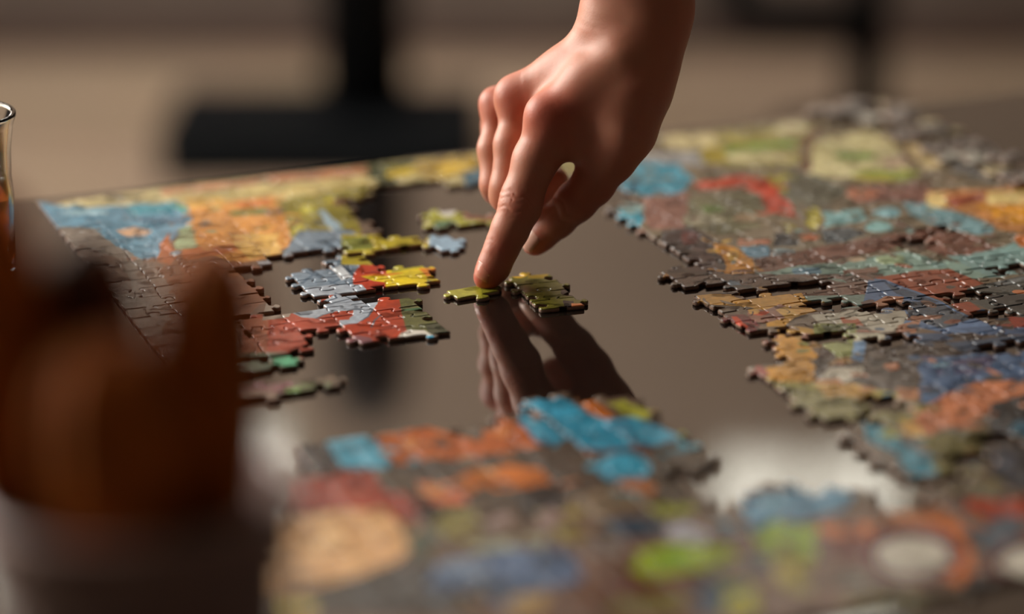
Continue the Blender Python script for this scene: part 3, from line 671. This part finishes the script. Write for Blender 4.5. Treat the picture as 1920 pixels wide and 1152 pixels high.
# ------------------------------------------------------------------ hand and forearm (signed distance field -> surface nets)
def H(px, py, Z, rpx): 
    p = cpt(px, py, Z); return (p.x, p.y, p.z, rpx/4080.0)
def build_hand():
    h = .00082
    lo = np.array(cpt(1100, 120, 1.2)) ; 
    ctrl = [H(870,560,1.2,0), H(1330,-150,1.2,0)]
    lo = np.array([cpt(878,400,1.2).x-.006, cpt(900,500,1.13).y-.03, TZ-.002])
    hi = np.array([cpt(1330,0,1.2).x+.012, cpt(900,200,1.30).y+.03, cpt(1200,-200,1.19).z])
    n = np.ceil((hi-lo)/h).astype(int)
    X = (lo[0]+np.arange(n[0])*h).astype(np.float32)[:, None, None]
    Y = (lo[1]+np.arange(n[1])*h).astype(np.float32)[None, :, None]
    Zg = (lo[2]+np.arange(n[2])*h).astype(np.float32)[None, None, :]
    BIG = np.float32(.05)
    def cone(a, b):                                   # tapered capsule; evaluated in its own box
        a = np.array(a, dtype=np.float32); b = np.array(b, dtype=np.float32)
        pad = max(a[3], b[3]) + .016
        mn = np.minimum(a[:3], b[:3])-pad; mxx = np.maximum(a[:3], b[:3])+pad
        i0 = np.clip(((mn-lo)/h).astype(int), 0, n); i1 = np.clip(((mxx-lo)/h).astype(int)+1, 0, n)
        sl = tuple(slice(p, q) for p, q in zip(i0, i1))
        x, y, z = X[sl[0]], Y[:, sl[1]], Zg[:, :, sl[2]]
        d = b[:3]-a[:3]; L2 = float(d@d) + 1e-12
        t = ((x-a[0])*d[0] + (y-a[1])*d[1] + (z-a[2])*d[2])/L2
        t = np.clip(t, 0, 1)
        r = a[3] + (b[3]-a[3])*t
        q = np.sqrt((x-a[0]-t*d[0])**2 + (y-a[1]-t*d[1])**2 + (z-a[2]-t*d[2])**2) - r
        return sl, q
    def smin(a, b, k):
        hh = np.clip(.5 + .5*(b-a)/k, 0, 1)
        return b + (a-b)*hh - k*hh*(1-hh)
    def chain(field, pts, k):
        for a, b in zip(pts[:-1], pts[1:]):
            sl, q = cone(a, b)
            field[sl] = smin(field[sl], q, k)
        return field
    def new(): return np.full(tuple(n), BIG, dtype=np.float32)
    palm = new()
    MC = {'i': (H(1196,82,1.188,42), H(1116,156,1.190,40), H(1034,226,1.196,42)),
          'm': (H(1172,78,1.196,36), H(1084,146,1.206,30), H(972,192,1.219,30)),
          'r': (H(1152,80,1.206,32), H(1062,152,1.222,26), H(936,200,1.240,27)),
          'p': (H(1144,96,1.220,30), H(1056,176,1.238,26), H(930,232,1.258,24))}
    for c in MC.values(): chain(palm, list(c), .014)
    for a, b in (('i','m'),('m','r'),('r','p')):
        for q in (0, 1): chain(palm, [MC[a][q], MC[b][q]], .014)
    chain(palm, [H(1180,125,1.205,46), H(1110,205,1.222,40), H(1050,245,1.236,34)], .014)
    chain(palm, [H(1204,80,1.188,48), H(1196,170,1.186,46), H(1176,250,1.19,44)], .016)
    chain(palm, [H(1160,215,1.196,44), H(1110,244,1.199,34), H(1054,266,1.20,33)], .012)
    # forearm: two bones side by side
    chain(palm, [H(1166,90,1.202,38), H(1156,20,1.192,46), H(1156,-90,1.182,50), H(1158,-230,1.17,60)], .016)
    chain(palm, [H(1212,90,1.188,44), H(1232,10,1.186,50), H(1238,-90,1.178,52), H(1254,-230,1.165,64)], .016)
    chain(palm, [H(1195,60,1.196,44), H(1198,-230,1.17,66)], .016)
    chain(palm, [H(1136,52,1.186,22), H(1142,40,1.186,24)], .012)       # head of the ulna
    F = {
     'i': [H(1034,226,1.196,42), H(1004,300,1.197,41.5), H(978,372,1.199,38), H(974,390,1.199,38), H(956,432,1.2,34), H(940,466,1.2015,31), H(926,500,1.203,29.5), H(913,520,1.2035,25.5)],
     'm': [H(972,192,1.219,30), H(958,270,1.213,31), H(950,350,1.213,30), H(948,368,1.216,29), H(976,380,1.234,28), H(1004,366,1.240,27), H(1042,338,1.242,25)],
     'r': [H(936,200,1.240,27), H(924,280,1.234,28), H(927,346,1.232,26.5), H(933,358,1.236,26), H(960,362,1.258,26), H(1000,352,1.264,26), H(1034,326,1.262,24)],
     'p': [H(930,232,1.258,24), H(922,290,1.256,24), H(928,336,1.256,23), H(950,336,1.274,23), H(984,310,1.278,21)],
     't': [H(1176,250,1.19,44), H(1148,298,1.198,43), H(1112,346,1.208,39), H(1080,378,1.214,38), H(1044,414,1.220,33), H(1016,442,1.224,27), H(1003,456,1.225,24.5)],
    }
    res = None
    for kf, pts in F.items():
        f = chain(new(), pts, .0035)
        kk = .010 if kf == 't' else .0065
        g = smin(palm, f, kk)
        res = g if res is None else smin(res, g, .0010)
        del f, g
    # knuckles
    for b_ in ([H(1020,212,1.1895,25), H(1034,226,1.190,26)], [H(964,182,1.2145,20), H(970,192,1.2145,20)], [H(926,190,1.237,18), H(930,198,1.237,18)]):
        sl, q = cone(*b_); res[sl] = smin(res[sl], q, .010)
    for b_ in ([H(1040,206,1.190,10), H(1160,100,1.176,12)], [H(966,172,1.215,17), H(1092,92,1.196,20)]):
        sl, q = cone(*b_); res[sl] = smin(res[sl], q, .014)
    # creases across the index joints (dorsal side) 
    def groove(a, b, ts, depth, wid, rr):
        a = np.array(a[:3]); b = np.array(b[:3]); d = (b-a); L = np.linalg.norm(d); d /= L
        mn = np.minimum(a, b)-rr; mxx = np.maximum(a, b)+rr
        i0 = np.clip(((mn-lo)/h).astype(int), 0, n); i1 = np.clip(((mxx-lo)/h).astype(int)+1, 0, n)
        sl = tuple(slice(p, q) for p, q in zip(i0, i1))
        x, y, z = X[sl[0]], Y[:, sl[1]], Zg[:, :, sl[2]]
        s = (x-a[0])*d[0] + (y-a[1])*d[1] + (z-a[2])*d[2]
        ax, ay, az = x-a[0]-s*d[0], y-a[1]-s*d[1], z-a[2]-s*d[2]
        rad = np.sqrt(ax*ax+ay*ay+az*az)
        dors = np.clip((ax*-.75 + ay*-.62 + az*.25)/(rad+1e-6), 0, 1)
        for t, dp in ts:
            w_ = wid
            res[sl] += depth*dp*np.exp(-((s - t*L + .0012*np.sin(ax*900))/w_)**2)*np.sqrt(dors)*(rad < rr)
    groove(F['i'][1], F['i'][4], [(.52,.8),(.60,1),(.66,.7),(.73,1),(.80,.5)], .00062, .0007, .011)
    groove(F['i'][4], F['i'][6], [(.42,.8),(.53,1),(.62,.6)], .0005, .0006, .009)
    groove(F['t'][3], F['t'][5], [(.1,1),(.3,.7)], .0005, .0007, .011)
    # ---- surface nets
    S = res; ins = S < 0
    c = np.zeros(tuple(n-1), dtype=np.uint8)
    for dx in (0,1):
        for dy in (0,1):
            for dz in (0,1):
                c += ins[dx:n[0]-1+dx, dy:n[1]-1+dy, dz:n[2]-1+dz]
    act = (c > 0) & (c < 8)
    I = np.argwhere(act); idx = -np.ones(c.shape, dtype=np.int64); idx[act] = np.arange(len(I))
    acc = np.zeros((len(I), 3)); cnt = np.zeros(len(I))
    cor = [(dx,dy,dz) for dx in (0,1) for dy in (0,1) for dz in (0,1)]
    vals = [S[I[:,0]+p[0], I[:,1]+p[1], I[:,2]+p[2]] for p in cor]
    for a in range(8):
        for b in range(a+1, 8):
            if sum(abs(cor[a][k]-cor[b][k]) for k in range(3)) != 1: continue
            va, vb = vals[a], vals[b]; m = (va < 0) != (vb < 0)
            t = np.where(m, va/np.where(m, va-vb, 1), 0)
            for k in range(3): acc[:, k] += np.where(m, cor[a][k] + t*(cor[b][k]-cor[a][k]), 0)
            cnt += m
    verts = (I + acc/cnt[:, None])*h + lo
    faces = []
    for ax in range(3):
        o1, o2 = [(1,2),(2,0),(0,1)][ax]
        sh = list(S.shape); 
        A = [slice(1, -1)]*3; A[ax] = slice(0, -1); B = list(A); B[ax] = slice(1, None)
        sa = ins[tuple(A)]; sb = ins[tuple(B)]
        q = np.argwhere(sa != sb); off = np.ones(3, int); off[ax] = 0; q = q + off
        fl = ins[q[:,0], q[:,1], q[:,2]]
        e1 = np.zeros(3, int); e1[o1] = 1; e2 = np.zeros(3, int); e2[o2] = 1
        def gi(v): return idx[v[:,0], v[:,1], v[:,2]]
        quad = np.stack([gi(q), gi(q-e1), gi(q-e1-e2), gi(q-e2)], 1)
        quad[~fl] = quad[~fl][:, ::-1]
        quad = quad[(quad >= 0).all(1)]
        faces.append(quad)
    faces = np.concatenate(faces)
    return verts, faces[:, ::-1]
hv, hf = build_hand()
print('hand verts', len(hv), 'faces', len(hf))

def skin_mat():
    m = bpy.data.materials.new('skin'); m.use_nodes = True; nt = m.node_tree; b = nt.nodes['Principled BSDF']; L = nt.links.new
    at = nt.nodes.new('ShaderNodeAttribute'); at.attribute_name = 'flush'
    tc = nt.nodes.new('ShaderNodeTexCoord'); n = nt.nodes.new('ShaderNodeTexNoise'); n.inputs['Scale'].default_value = 60; n.inputs['Detail'].default_value = 4
    mx = nt.nodes.new('ShaderNodeMix'); mx.data_type = 'RGBA'
    mx.inputs[6].default_value = (*lin((190,128,102)), 1); mx.inputs[7].default_value = (*lin((186,82,60)), 1)
    ad = nt.nodes.new('ShaderNodeMath'); ad.operation = 'MULTIPLY_ADD'; ad.inputs[1].default_value = .5; ad.inputs[2].default_value = -.15
    ad2 = nt.nodes.new('ShaderNodeMath'); ad2.operation = 'ADD'; ad2.use_clamp = True
    L(tc.outputs['Object'], n.inputs[0]); L(n.outputs[0], ad.inputs[0]); L(ad.outputs[0], ad2.inputs[0]); L(at.outputs['Fac'], ad2.inputs[1])
    L(ad2.outputs[0], mx.inputs[0]); L(mx.outputs[2], b.inputs['Base Color'])
    b.inputs['Roughness'].default_value = .5; b.inputs['Subsurface Weight'].default_value = .35
    b.inputs['Subsurface Radius'].default_value = (1.0, .3, .15); b.inputs['Subsurface Scale'].default_value = .004
    v = nt.nodes.new('ShaderNodeTexVoronoi'); v.inputs['Scale'].default_value = 900
    n3 = nt.nodes.new('ShaderNodeTexNoise'); n3.inputs['Scale'].default_value = 260; n3.inputs['Detail'].default_value = 3
    bp = nt.nodes.new('ShaderNodeBump'); bp.inputs['Distance'].default_value = .00018; bp.inputs['Strength'].default_value = .5
    s = nt.nodes.new('ShaderNodeMath'); s.operation = 'MULTIPLY_ADD'; s.inputs[1].default_value = .35
    L(tc.outputs['Object'], v.inputs[0]); L(tc.outputs['Object'], n3.inputs[0]); L(v.outputs[0], s.inputs[0]); L(n3.outputs[0], s.inputs[2])
    L(s.outputs[0], bp.inputs['Height']); L(bp.outputs[0], b.inputs['Normal'])
    return m
M_skin = skin_mat()
tip = cpt(900, 540, 1.203)
person = thing('person', 'bare right hand and forearm reaching down, index finger pressing a puzzle piece', 'person', (tip.x, tip.y, TZ+PT))
O = Vector(person.location)
me = bpy.data.meshes.new('hand')
me.vertices.add(len(hv)); me.vertices.foreach_set('co', (hv-np.array(O)).astype(np.float32).ravel())
me.loops.add(len(hf)*4); me.loops.foreach_set('vertex_index', hf.astype(np.int32).ravel())
me.polygons.add(len(hf)); me.polygons.foreach_set('loop_start', np.arange(0, len(hf)*4, 4, dtype=np.int32))
me.update(calc_edges=True); me.validate()
me.polygons.foreach_set('use_smooth', np.ones(len(me.polygons), bool))
fl = np.zeros(len(hv))
for (px, py, Z, rr, amt) in ((905,530,1.2,.012,.75),(932,470,1.19,.009,.5),(968,384,1.18,.010,.55),(1022,212,1.18,.016,.7),(965,178,1.21,.012,.6),(926,186,1.235,.012,.5),(1002,464,1.222,.010,.6),(1085,386,1.2,.014,.3)):
    p = np.array(cpt(px, py, Z)); fl = np.maximum(fl, amt*np.exp(-((hv-p)**2).sum(1)/rr**2))
at = me.attributes.new('flush', 'FLOAT', 'POINT'); at.data.foreach_set('value', fl.astype(np.float32))
me.materials.append(M_skin)
hand = link(bpy.data.objects.new('hand', me), person)
sm = hand.modifiers.new('smooth', 'SMOOTH'); sm.factor = .5; sm.iterations = 2

# fingernails: curved plates lying on the last joint
M_nail = mat('fingernail', (208,130,108), .25, Subsurface_Weight=.2, Subsurface_Scale=.002)
def nail(base, tipc, r0, r1, normal, name_label, width=.75, lift=1.0):
    a = Vector(base); b = Vector(tipc); d = (b-a); L = d.length; d.normalize()
    nrm = Vector(normal); nrm = (nrm - d*nrm.dot(d)).normalized(); s = d.cross(nrm)
    V = []; F = []; nu, nv = 12, 10
    for thick in (0, 1):
        for i in range(nu+1):
            t = i/nu; r = (r0 + (r1-r0)*t)*lift + (.00035 if thick == 0 else -.0004)
            sag = -.0035*max(0, (t-.55)/.45)**2
            for j in range(nv+1):
                q = (j/nv-.5)*2; w = width*math.sqrt(max(.05, 1-(max(0, .3-t)/.42)**2))
                ph = q*w
                V.append(a + d*(L*t - .0008*q*q*(t > .5)) + (nrm*math.cos(ph) + s*math.sin(ph))*r + nrm*sag*.3 - O)
    m = (nu+1)*(nv+1)
    for i in range(nu):
        for j in range(nv):
            k = i*(nv+1)+j
            F.append((k, k+nv+1, k+nv+2, k+1)); F.append((m+k, m+k+1, m+k+nv+2, m+k+nv+1))
    rim = [j for j in range(nv+1)] + [i*(nv+1)+nv for i in range(1, nu+1)] + [nu*(nv+1)+j for j in range(nv-1, -1, -1)] + [i*(nv+1) for i in range(nu-1, 0, -1)]
    for k in range(len(rim)):
        p, q = rim[k], rim[(k+1) % len(rim)]; F.append((p, q, m+q, m+p))
    o = meshobj('fingernail', V, F, M_nail, person, True)
    if name_label: o['label'] = name_label
    return o
nail(cpt(924,500,1.2028), cpt(909,529,1.2035), .0073, .0062, (-.80,-.58,.2), None, .95)
tn = nail(cpt(1016,442,1.224), cpt(991,471,1.2255), .0072, .0065, (-.75,-.35,-.1), None, .95)
tn.data.materials[0] = mat('fingernail_edge', (226,180,160), .3)
# rolled dark sleeve closing the forearm well above the picture
M_sleeve = mat('sleeve_cloth', (38,34,38), .9, noise=(80,.5,(28,25,28)), bump=(300,.0006))
p0 = cpt(1206,-175,1.17); p1 = cpt(1300,-1300,1.12)
dirv = (p1-p0).normalized(); Vs = []; Fs = []; ns = 40
sa = Vector((1,0,0)); sa = (sa-dirv*sa.dot(dirv)).normalized(); sb = dirv.cross(sa)
prof = [(.0,.030),(.0,.0335),(.004,.0345),(.02,.0340),(.024,.0335),(.10,.037),(.18,.041),(.27,.045),(.272,.02),(.272,.0001)]
for z, r in prof:
    for i in range(ns):
        q = 2*math.pi*i/ns; rr = r*(1+.015*math.sin(5*q+z*60))
        Vs.append(p0 + dirv*z + sa*math.cos(q)*rr*1.15 + sb*math.sin(q)*rr*.85 - O)
for k in range(len(prof)-1):
    for i in range(ns):
        j = (i+1) % ns; Fs.append((k*ns+i, k*ns+j, (k+1)*ns+j, (k+1)*ns+i))
meshobj('sleeve', Vs, Fs, M_sleeve, person, True)

# ------------------------------------------------------------------ cactus in its pot
M_pot = mat('glazed_pot', (156,130,124), .45, noise=(30,.4,(130,106,100)))
M_soil = mat('potting_soil', (30,22,18), .95, noise=(200,.7,(52,38,28)), bump=(250,.002))
M_cactus = mat('orange_cactus_skin', (210,114,8), .7, noise=(60,.8,(140,74,6)), Subsurface_Weight=.25, Subsurface_Scale=.005, Subsurface_Radius=(1,.5,.15))
M_spine = mat('cactus_spines', (150,84,24), .6)
ZP = .68
rim = cpt(250, 905, ZP); PHT = rim.z - TZ; RP = 304/(FPX/ZP)
pot = thing('plant_pot', 'round grey-brown plant pot in the near left corner, holding the cactus', 'plant pot', (rim.x, rim.y, TZ))
lathe('pot_body', [(.0001,.0),(RP*.74,.0),(RP*.78,.003),(RP*.93,PHT-.022),(RP*.95,PHT-.020),(RP*1.0,PHT-.018),(RP*1.02,PHT-.003),(RP*1.0,PHT),
      (RP*.94,PHT),(RP*.92,PHT-.004),(RP*.90,PHT-.02),(.0001,PHT-.02)], M_pot, pot)
lathe('soil', [(RP*.90,PHT-.0195),(RP*.80,PHT-.0115),(RP*.5,PHT-.009),(.0002,PHT-.008)], M_soil, pot)
cac = thing('cactus', 'orange-brown cactus with four ribbed upright stems growing in the plant pot', 'cactus', (rim.x, rim.y, TZ+PHT-.009))
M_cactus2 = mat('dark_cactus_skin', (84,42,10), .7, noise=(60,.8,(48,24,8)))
def stem(px, ztop_px, wpx, dy, tilt=0, mt=None):
    x = (px-250)/(FPX/ZP); dd = dy
    hgt = (905 - ztop_px)/(FPX/ZP)/math.cos(TH) - dd*math.tan(TH)*.9 + .006
    r = wpx/2/(FPX/ZP)
    prof = []
    for k in range(20):
        t = k/19
        rr = r*(.80 + .22*math.sin(math.pi*min(1, t*1.25)*.8)) * (math.sqrt(max(0, 1-((t-.72)/.28)**2)) if t > .72 else 1)
        prof.append((max(rr, .00012), t*hgt))
    o = lathe('stem', prof, mt or M_cactus, cac, n=72, ribs=(10,.075)); o.location = (x, dd, 0); o.rotation_euler = (0, tilt, 0)
    V = []; F = []; rs = random.Random(px)
    for rb in range(10):
        a0 = 2*math.pi*rb/10
        for k in range(2, 18, 2):
            rr, z = prof[k]; rr *= 1.07
            for s in range(5):
                a = a0 + rs.uniform(-.5, .5); e = rs.uniform(-.5, .9); ln = rs.uniform(.002, .0045)
                b = Vector((rr*math.cos(a0), rr*math.sin(a0), z)); d = Vector((math.cos(a)*math.cos(e), math.sin(a)*math.cos(e), math.sin(e)))
                w = d.orthogonal().normalized()*.00013; w2 = d.cross(w)
                kk = len(V); V += [b+w, b-w*.5+w2*.87, b-w*.5-w2*.87, b+d*ln]; F += [(kk,kk+1,kk+3),(kk+1,kk+2,kk+3),(kk+2,kk,kk+3)]
    sp = meshobj('spines', V, F, M_spine, o); sp['kind'] = 'stuff'
stem(0, 320, 215, .006, -.03)
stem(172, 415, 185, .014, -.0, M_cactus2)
stem(394, 425, 186, .006, .02)
stem(222, 600, 262, -.012, .0)

# ------------------------------------------------------------------ tea glass at the left edge
M_gl = mat('clear_glass', (250,253,255), .02, Transmission_Weight=1.0, IOR=1.38)
M_tea = mat('brown_tea', (150,66,26), .05, Transmission_Weight=.75, IOR=1.33)
gz = 1.195
gp = cpt(-82, 212, gz); gx_, gy_ = gp.x, gp.y; GH = gp.z - TZ
R = .0268
gl = thing('glass', 'waisted clear glass of brown tea at the left edge of the picture', 'glass', (gx_, gy_, TZ+.0002))
out = [(R*.74,0),(R*.80,.003),(R*.84,GH*.15),(R*.84,GH*.3),(R*.88,GH*.5),(R*.86,GH*.62),(R*.88,GH*.78),(R*.94,GH*.92),(R*1.0,GH-.002),(R*1.0,GH-.0006),(R*.985,GH)]
inn = [(r-.0022, z) for r, z in out[:1:-1]]
inn[0] = (R*.95, GH-.0004)
lathe('glass_body', [(.0001,0)] + out + inn + [(R*.66,.008),(.0001,.007)], M_gl, gl, n=96)
tz = GH - .031
def rin(z):
    for (r0, z0), (r1, z1) in zip(out[:-1], out[1:]):
        if z0 <= z <= z1: return r0 + (r1-r0)*(z-z0)/(z1-z0+1e-9) - .0024
    return R*.7
lathe('tea', [(.0001,.0075),(R*.64,.0085)] + [(rin(tz*q), max(.009, tz*q)) for q in (.2,.4,.6,.8,1.0)] + [(.0001, tz)], M_tea, gl, n=96)

# ------------------------------------------------------------------ things on the floor beyond the table
M_blk = mat('black_powder_coat', (4,6,9), .6, noise=(20,.3,(8,11,15)), Specular_IOR_Level=.15)
M_base2 = mat('black_base_plate', (6,10,14), .7, Specular_IOR_Level=.12)
def floor_at(px, py): return plane(px, py, 0)
bx, by = floor_at(686, 296)
st = thing('floor_stand', 'thick black post on a broad rectangular base behind the table', 'stand', (bx, by, 0))
boxes('base_plate', [(-.31,-.16,0,.19,.14,.085)], M_base2, st, bevel=.006)
lathe('pole', [(.001,.0853),(.070,.0853),(.070,1.80),(.072,1.82),(.072,1.86),(.040,1.92),(.02,1.935),(.001,1.937)], M_blk, st)
fx, fy = floor_at(1618, 262)
sf = thing('metal_frame', 'slim black metal upright carrying an open rectangular frame, behind the right corner', 'stand', (fx, fy, 0))
lathe('base_plate', [(.001,0),(.15,0),(.152,.004),(.148,.010),(.03,.016),(.001,.016)], M_base2, sf)
tube('pole', [(0,0,.015),(0,0,.6),(0,0,1.2),(0,0,1.55)], .036, M_blk, sf)
hz = .195
lp = [(-.012,0,hz),(-.17,0,hz+.008),(-.205,0,hz+.02),(-.222,0,hz+.06),(-.225,0,hz+.2),(-.225,0,1.2),(-.215,0,1.27),(-.17,0,1.3),(-.012,0,1.3)]
tube('frame', lp, .035, M_blk, sf)
